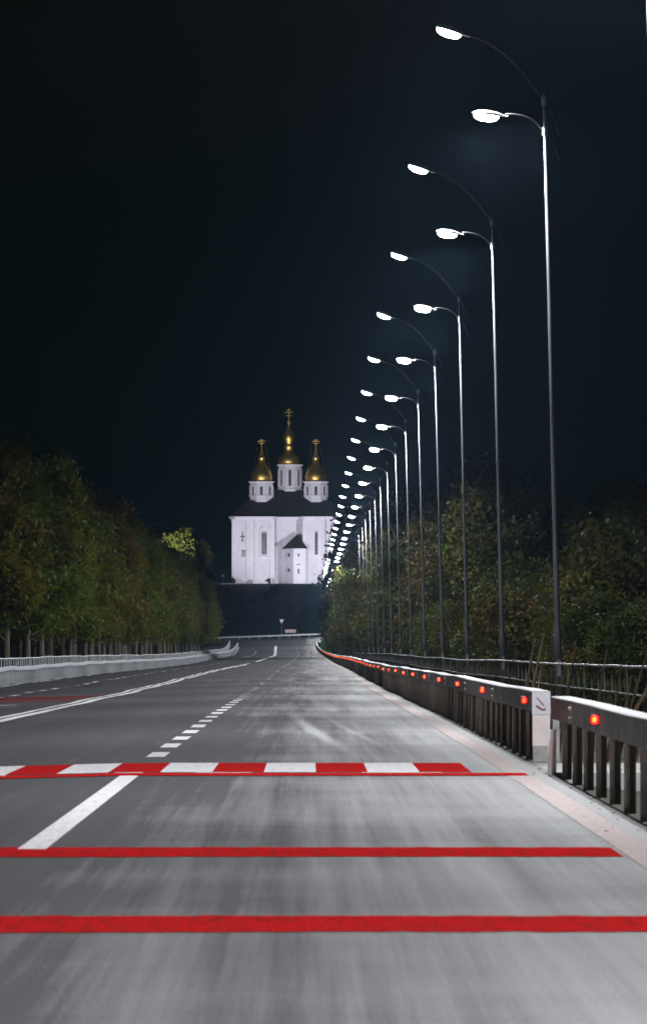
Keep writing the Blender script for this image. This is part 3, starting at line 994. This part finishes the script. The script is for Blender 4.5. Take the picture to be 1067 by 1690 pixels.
# right belt
spots = []
for y in (296, 330):
    spots.append((20.5 + random.uniform(-1, 1), y, 1.0))
y = 318.0
while y < 960:
    t = (y - 318) / 640
    spots.append((12.2 - 5.0 * smooth(0, .32, t) + random.uniform(-.6, .6), y, .98 + .04 * min(1, t * 1.6) + random.uniform(-.06, .08)))
    if random.random() < .6:
        spots.append((19.5 - 4 * t + random.uniform(-1, 1), y + 5, 1.0 + random.uniform(-.05, .12)))
    y += random.uniform(11, 16)
spots += [(7.5, 708, 1.34), (7.4, 726, 1.25), (7.2, 742, 1.15), (6.8, 775, 1.0), (7.0, 836, .98), (7.2, 872, .95), (7.0, 905, .9), (7.4, 948, .92), (7.4, 1000, .9), (9.5, 985, 1.0)]
spots.sort(key=lambda s: -s[0] / s[1])
for k, (x, y, s) in enumerate(spots):
    tree('belt_tree', PRt[k * 2 % 5], x, y, s, '%s tree from the right picture edge in the dark belt behind the lamp posts' % ordinal(k + 1), 'tree belt on the right')
bs = []
for y in np.arange(176, 420, 11.0):
    bs.append((9.6 + random.uniform(-.8, 1.2) + (1.5 if y < 230 else 0), y, random.uniform(.75, 1.1)))
    bs.append((13.5 + random.uniform(-1, 1), y + 5, random.uniform(1.0, 1.5)))
bs = [b for b in bs if b[0] / b[1] < .073]
bs.sort(key=lambda s: -s[0] / s[1])
for k, (x, y, s) in enumerate(bs):
    tree('bush', PB[k % 3], x, y, s, '%s leafy bush from the right picture edge under the belt trees' % ordinal(k + 1), 'undergrowth bushes on the right', 'bush')
# trees on the hill
hs = [(9.0, 1128, 1.35), (12.5, 1112, 1.45), (13.5, 1150, 1.1), (9.2, 1085, .8), (17, 1110, 1.0), (12.5, 1060, .9),
      (-25.5, 1150, .9), (-29, 1100, 1.0), (-34, 1130, 1.1), (-24.5, 1070, .8), (-31, 1050, .95), (-39, 1090, 1.2), (-27.5, 1020, .85), (-36, 1030, 1.0),
      (-46, 1060, 1.2), (-52, 1120, 1.3), (-44, 1160, 1.2)]
for k, (x, y, s) in enumerate(sorted(hs)):
    tree('hill_tree', PD[k % 3], x, y, s, '%s dark tree from the left on the hillside around the church' % ordinal(k + 1), 'dark trees on the church hill')

sh = []
for q in range(26):
    y = random.uniform(1012, 1160); x = random.uniform(-22, 6) * (1 if q % 3 else .9)
    sh.append((x, y, random.uniform(.22, .5)))
sh += [((442 - 510) * .1465, 1189.5, .3), ((384 - 510) * .1465, 1184, .3), ((546 - 510) * .1465, 1185, .6)]
sh.sort(key=lambda t_: t_[0] / t_[1])
for k, (x, y, s) in enumerate(sh):
    tree('shrub', PS[k % 2], x, y, s, '%s small dark shrub from the left on the slope below the church' % ordinal(k + 1), 'shrubs on the church slope', 'shrub')

# ------------------------------------------------------------------ church on the hill
def church():
    D = 1200.0; S = D / 8100
    CX = (476 - 510) * S; CZ = 15.0
    root = empty('church', (CX, 1196, CZ))
    tag(root, 'white floodlit church with three gilded domes on the dark hill', 'church')
    X = lambda px: (px - 476) * S            # photo column -> metres from the church axis
    Z = lambda py: (966 - py) * S            # photo row -> metres above its foot
    # body: two projecting blocks and a recessed middle bay, stepped plan
    a, b, c = X(383), X(452), 4.2
    top = Z(856)
    body = MB().prism([(a, 1.2), (a + 1.0, 0), (b - .6, 0), (b, .6), (b, c), (-b, c), (-b, .6), (-b + .6, 0), (-a - 1.0, 0), (-a, 1.2), (-a, 24), (-b, 27), (b, 27), (a, 24)], -1.5, top)
    body.build('wall', M['wall'], root)
    def around(off, z0, z1, name, mat):
        o = off
        MB().prism([(a - o, 1.2 - o * .4), (a + 1.0 - o * .4, -o), (b - .6 + o * .4, -o), (b + o, .6 - o * .4), (b + o, c - o), (-b - o, c - o), (-b - o, .6 - o * .4), (-b + .6 - o * .4, -o), (-a - 1.0 + o * .4, -o), (-a + o, 1.2 - o * .4), (-a + o, 24), (a - o, 24)], z0, z1).build(name, mat, root)
    around(.75, top, top + .3, 'cornice', M['trim'])
    around(.45, top - .35, top - .002, 'cornice', M['trim'])
    around(.22, top - 1.1, top - .9, 'string_course', M['trim'])
    around(.18, Z(880), Z(878.5), 'string_course', M['trim'])
    around(.35, -1.2, Z(957), 'plinth', M['trim'])
    # pilasters
    for px in (386.5, 410.5, 424, 449):
        for s in (1, -1):
            x = X(px) * s
            MB().box(x - .55, x + .55, -.28, .02, Z(957) + .002, top - .352).build('pilaster', M['trim'], root)
    for q in range(4):
        MB().box(X(418) + q * .2, X(503) - q * .2, -5.6 + q * .32, -.4, -1.5, -.55 + q * .16).build('step', M['kerb'], root)
    # windows
    def window(x, z0, z1, w_, y_, surround=True, parent=root, arch=False):
        f = empty('window', (0, 0, 0), parent)
        MB().box(x - w_ / 2, x + w_ / 2, y_ - .06, y_ + .05, z0, z1).build('pane', M['pane'], f)
        if surround:
            t = .34; fr = MB()
            fr.box(x - w_ / 2 - t, x - w_ / 2, y_ - .36, y_ + .05, z0 - t, z1 + t)
            fr.box(x + w_ / 2, x + w_ / 2 + t, y_ - .36, y_ + .05, z0 - t, z1 + t)
            fr.box(x - w_ / 2, x + w_ / 2, y_ - .36, y_ + .05, z1, z1 + t)
            fr.build('frame', M['trim'], f)
            MB().box(x - w_ / 2 - t - .2, x + w_ / 2 + t + .2, y_ - .62, y_ + .05, z0 - t - .3, z0 - t - .002).build('sill', M['trim'], f)
            if w_ > 1:
                br = MB()
                n = 7
                for q in range(1, n):
                    zz = z0 + (z1 - z0) * q / n
                    br.box(x - w_ / 2, x + w_ / 2, y_ - .09, y_ - .062, zz - .05, zz + .05)
                br.box(x - .04, x + .04, y_ - .095, y_ - .064, z0, z1)
                br.build('glazing_bar', M['pipe'], f)
                MB().add([(x - w_ / 2 - .6, y_ - .4, z1 + t), (x + w_ / 2 + .6, y_ - .4, z1 + t), (x, y_ - .4, z1 + t + .8), (x - w_ / 2 - .6, y_ + .05, z1 + t), (x + w_ / 2 + .6, y_ + .05, z1 + t), (x, y_ + .05, z1 + t + .8)],
                         [(0, 1, 2), (3, 5, 4), (0, 3, 4, 1), (1, 4, 5, 2), (2, 5, 3, 0)]).build('pediment', M['trim'], f)
    for px in (436, 523.5):
        window(X(px), Z(916.5), Z(877.5), 1.3, 0)
    window(X(402), Z(920.5), Z(908.5), 1.0, 0, False)
    # cross-shaped opening of the left block
    g = empty('cross_window', (0, 0, 0), root)
    x = X(400.5)
    for (dx, pz, ww, hh) in ((0, 880.5, .5, .6), (0, 887, 1.15, .55), (0, 893.5, .55, .7), (0, 887, .32, 2.3)):
        MB().tube([(x + dx, -.05 - ww * .01, Z(pz)), (x + dx, .05, Z(pz))], 1, 10).build('pane', M['pane'], g)
        o = g.children[-1]; o.data.transform(Matrix.Translation((x, 0, Z(pz))) @ Matrix.Diagonal((ww / 2 if hh < 2 else .16, 1, hh / 2, 1)) @ Matrix.Translation((-x, 0, -Z(pz))))
    MB().box(X(393), X(409), -.25, .02, Z(934), Z(933)).build('string_course', M['trim'], root)
    # drainpipes
    for px in (451.5, 490, 537):
        yy = c - .12 if 452 < px < 500 else -.14
        MB().tube([(X(px), yy, -1), (X(px), yy, top - .2)], .1, 6).build('drainpipe', M['pipe'], root)
    # porch in the notch
    pc = X(490)
    pr = empty('porch', (pc, 1.2, 0), root)
    hw = X(504) - X(490)
    MB().prism([(-hw - .9, 2.99), (-hw - .9, -1.2), (-.9, -4.2), (hw, -4.2), (hw, -1.0), (hw, 2.99)], -1.4, Z(907)).build('wall', M['wall'], pr)
    e0 = Z(907); ap = Z(883)
    ring = [(-hw - 1.6, 2.98), (-hw - 1.6, -1.5), (-1.1, -4.8), (hw + .5, -4.8), (hw + .5, 2.98)]
    vs = [(x_, y_, e0 + .002) for x_, y_ in ring] + [(0.0, .5, ap)]
    MB().add(vs, [(0, 1, 5), (1, 2, 5), (2, 3, 5), (3, 4, 5), (4, 0, 5), (4, 3, 2, 1, 0)]).build('roof', M['roof'], pr)
    for px, z0, z1, ww in ((492.5, 920, 915.5, .4), (492.5, 948.5, 940.5, .42), (492.5, 934, 932.5, .9)):
        MB().box(X(px) - pc - ww / 2, X(px) - pc + ww / 2, -4.26, -4.1, Z(z0), Z(z1)).build('window', M['pane'], pr)
    for (dx, z0, z1) in ((-2.0, 920, 915), (-2.0, 945, 940)):
        o = MB().box(-.25, .25, -.06, .06, Z(z0), Z(z1)).build('window', M['pane'], pr, loc=(-2.0, -3.14, 0), rot=(0, 0, R(-43)))
    # roof: low hipped mass under the drums
    rt = top + .302
    vs = [(a - .6, -.6, rt), (-a + .6, -.6, rt), (-a + .6, 24.5, rt), (a - .6, 24.5, rt), (X(408), 6, Z(826)), (-X(408), 6, Z(826)), (-X(408), 18, Z(826)), (X(408), 18, Z(826))]
    MB().add(vs, [(0, 1, 5, 4), (1, 2, 6, 5), (2, 3, 7, 6), (3, 0, 4, 7), (4, 5, 6, 7), (3, 2, 1, 0)]).build('roof', M['roof'], root)
    vs = [(X(412), 5.5, Z(826) - .3), (-X(412), 5.5, Z(826) - .3), (-X(412), 18.5, Z(826) - .3), (X(412), 18.5, Z(826) - .3), (X(462), 10, Z(807)), (-X(462), 10, Z(807)), (-X(462), 14, Z(807)), (X(462), 14, Z(807))]
    MB().add(vs, [(0, 1, 5, 4), (1, 2, 6, 5), (2, 3, 7, 6), (3, 0, 4, 7), (4, 5, 6, 7), (3, 2, 1, 0)]).build('roof', M['roof'], root)
    # parapet strip catching light on the left of the roof
    MB().box(X(386), X(432), .6, .8, rt + .05, Z(849)).build('parapet', M['pipe'], root)
    # drums and domes
    def drum(px, yc, hw_px, z_foot, z_top, wz0, wz1, n_win):
        d = empty('drum', (X(px), yc, 0), root)
        r = hw_px * S / math.cos(math.pi / 8)
        MB().lathe([(r, Z(z_foot) - 2.5), (r, Z(z_top))], 8).build('wall', M['wall'], d)
        MB().lathe([(r + .12, Z(z_top + 2.2)), (r + .45, Z(z_top + .6)), (r + .5, Z(z_top - .3))], 8).build('cornice', M['trim'], d)
        MB().lathe([(r + .35, Z(z_foot)), (r + .35, Z(z_foot - 2)), (r + .1, Z(z_foot - 2.6))], 8).build('base_moulding', M['trim'], d)
        ap = hw_px * S + .0
        for an in (-135, -90, -45, 0, 180):
            x_, y_ = math.cos(R(an)) * ap, math.sin(R(an)) * ap
            MB().box(-.32, .32, -.09, .05, Z(wz0), Z(wz1)).build('window', M['pane'], d, loc=(x_, y_, 0), rot=(0, 0, R(an + 90)))
            for s in (-1, 1):
                fr = MB().box(s * .42 - .1, s * .42 + .1, -.22, .04, Z(wz0) - .2, Z(wz1) + .3)
                fr.build('window_frame', M['trim'], d, loc=(x_, y_, 0), rot=(0, 0, R(an + 90)))
    drum(431, 8, 18.5, 820, 795, 817.5, 803.5, 3)
    drum(521, 8, 18.5, 820, 795, 817.5, 803.5, 3)
    drum(478, 12, 18.8, 808, 766, 801.5, 775, 3)
    def dome(px, yc, prof, cz, ch, cw):
        d = empty('dome', (X(px), yc, 0), root)
        MB().lathe([(r * S, Z(z)) for r, z in prof], 16).build('shell', M['gold'], d, True)
        m = MB()
        m.tube([(0, 0, Z(cz)), (0, 0, Z(cz - ch))], .11, 6)
        for (f, ww) in ((.68, cw), (.84, cw * .55), (.42, cw * .7)):
            z_ = Z(cz - ch * f)
            m.tube([(-ww / 2, 0, z_), (ww / 2, 0, z_)], .09, 6)
        m.build('cross', M['gold'], d)
        return d
    side = [(17.2, 794.6), (17.8, 791), (18.2, 787), (17.4, 782.5), (15.2, 778), (11.5, 772.5), (8.2, 767), (6.2, 761), (5.8, 757), (6.4, 756), (6.4, 755), (4.6, 753.5), (3.2, 748), (1.7, 742), (1.1, 738), (1.6, 736.5), (.4, 735)]
    for px in (431, 521):
        d = dome(px, 8, side, 737, 13, 2.0)
        gl = MB()
        for s in (-1, 1):
            gl.tube([(s * .95, 0, Z(741 - 4)), (s * 2.3, 0, Z(779))], .025, 4)
        gl.build('guy_wire', M['gold'], d)
    mid = [(18.4, 765.5), (19.0, 762), (18.8, 757.5), (17.2, 753), (13.8, 749.5), (9.6, 747), (8.0, 746), (8.0, 737), (9.2, 736), (9.0, 735), (6.6, 733.5), (6.2, 731), (7.4, 728.5), (9.4, 724), (10.0, 720), (9.2, 716), (7.0, 712), (4.4, 708), (2.6, 703), (1.6, 699), (2.4, 697), (2.6, 695), (1.8, 693), (.5, 691.5)]
    dome(478 - 2, 12, mid, 693, 21, 2.1)
church()

# ------------------------------------------------------------------ floodlights of the church and an added fill
flood = bpy.data.lights.new('flood_light', 'SPOT')
flood.energy = FLOOD_W; flood.spot_size = R(100); flood.spot_blend = .6; flood.shadow_soft_size = .3
flood.color = (0.90, 0.875, 1.0)
def floodlight(x, y, h, aim, power, label, warm=None, size=100):
    gz = zground(x, y)
    root = empty('floodlight', (x, y, gz))
    tag(root, label, 'floodlight')
    MB().tube([(0, 0, -.3), (0, 0, h)], .06, 8).build('post', M['galv'], root)
    hd = empty('lamp_head', (0, 0, h + .25), root)
    dv = Vector(aim) - Vector((x, y, gz + h + .25))
    hd.rotation_euler = dv.to_track_quat('-Z', 'Y').to_euler()
    MB().box(-.35, .35, -.25, .25, .0, .22).build('housing', M['head'], hd)
    MB().box(-.31, .31, -.21, .21, -.03, -.002).build('lens', M['flood_lens'], hd)
    L = flood.copy(); L.energy = power; L.spot_size = R(size)
    if warm: L.color = warm
    lo = bpy.data.objects.new('flood_light', L); col.objects.link(lo)
    lo.parent = hd; lo.location = (0, 0, -.12)
floodlight(6.0, 1168, 2.2, (-8, 1196, 24), FLOOD_W * .95, 'bright floodlight at the right of the church front behind trees', size=130)
floodlight(-20.5, 1168, 1.8, (-9, 1196, 23), FLOOD_W * .22, 'small bright floodlight at the left foot of the church', size=130)
floodlight(-19.8, 1108, 3.0, (-5.0, 1204, 41), FLOOD_W * 5.2, 'added fill floodlight on the dark slope left of the church', size=36)  # added source, evens out the light on the church walls and domes
# lit tree on the left slope
tree('hill_tree', PD[1], P(299, 900, 1080).x, 1080, 1.4, 'yellow-green lit tree top showing above the left roadside trees', None)
floodlight(P(283, 900, 1062).x, 1062.0, 9.0, (P(296, 885, 1080).x, 1079, zground(-28.5, 1080) + 14.5), FLOOD_W * 5, 'small floodlight by the yellow-green lit tree', warm=(0.92, 1.0, 0.4), size=32)

# ------------------------------------------------------------------ night haze lit by the lamps
HAZE = 0.00007
hz = MB().box(-2600, 2600, -70, 4600, -8, 62)
hm = bpy.data.materials.new('haze'); hm.use_nodes = True
ht = hm.node_tree; ht.nodes.clear()
ho = ht.nodes.new('ShaderNodeOutputMaterial'); pv = ht.nodes.new('ShaderNodeVolumePrincipled')
pv.inputs['Color'].default_value = (0.42, 0.66, 1.0, 1); pv.inputs['Density'].default_value = HAZE; pv.inputs['Anisotropy'].default_value = 0.78
ht.links.new(pv.outputs[0], ho.inputs['Volume'])
tag(hz.build('haze', hm), 'thin bluish night haze around the street lights', 'haze', kind='stuff')
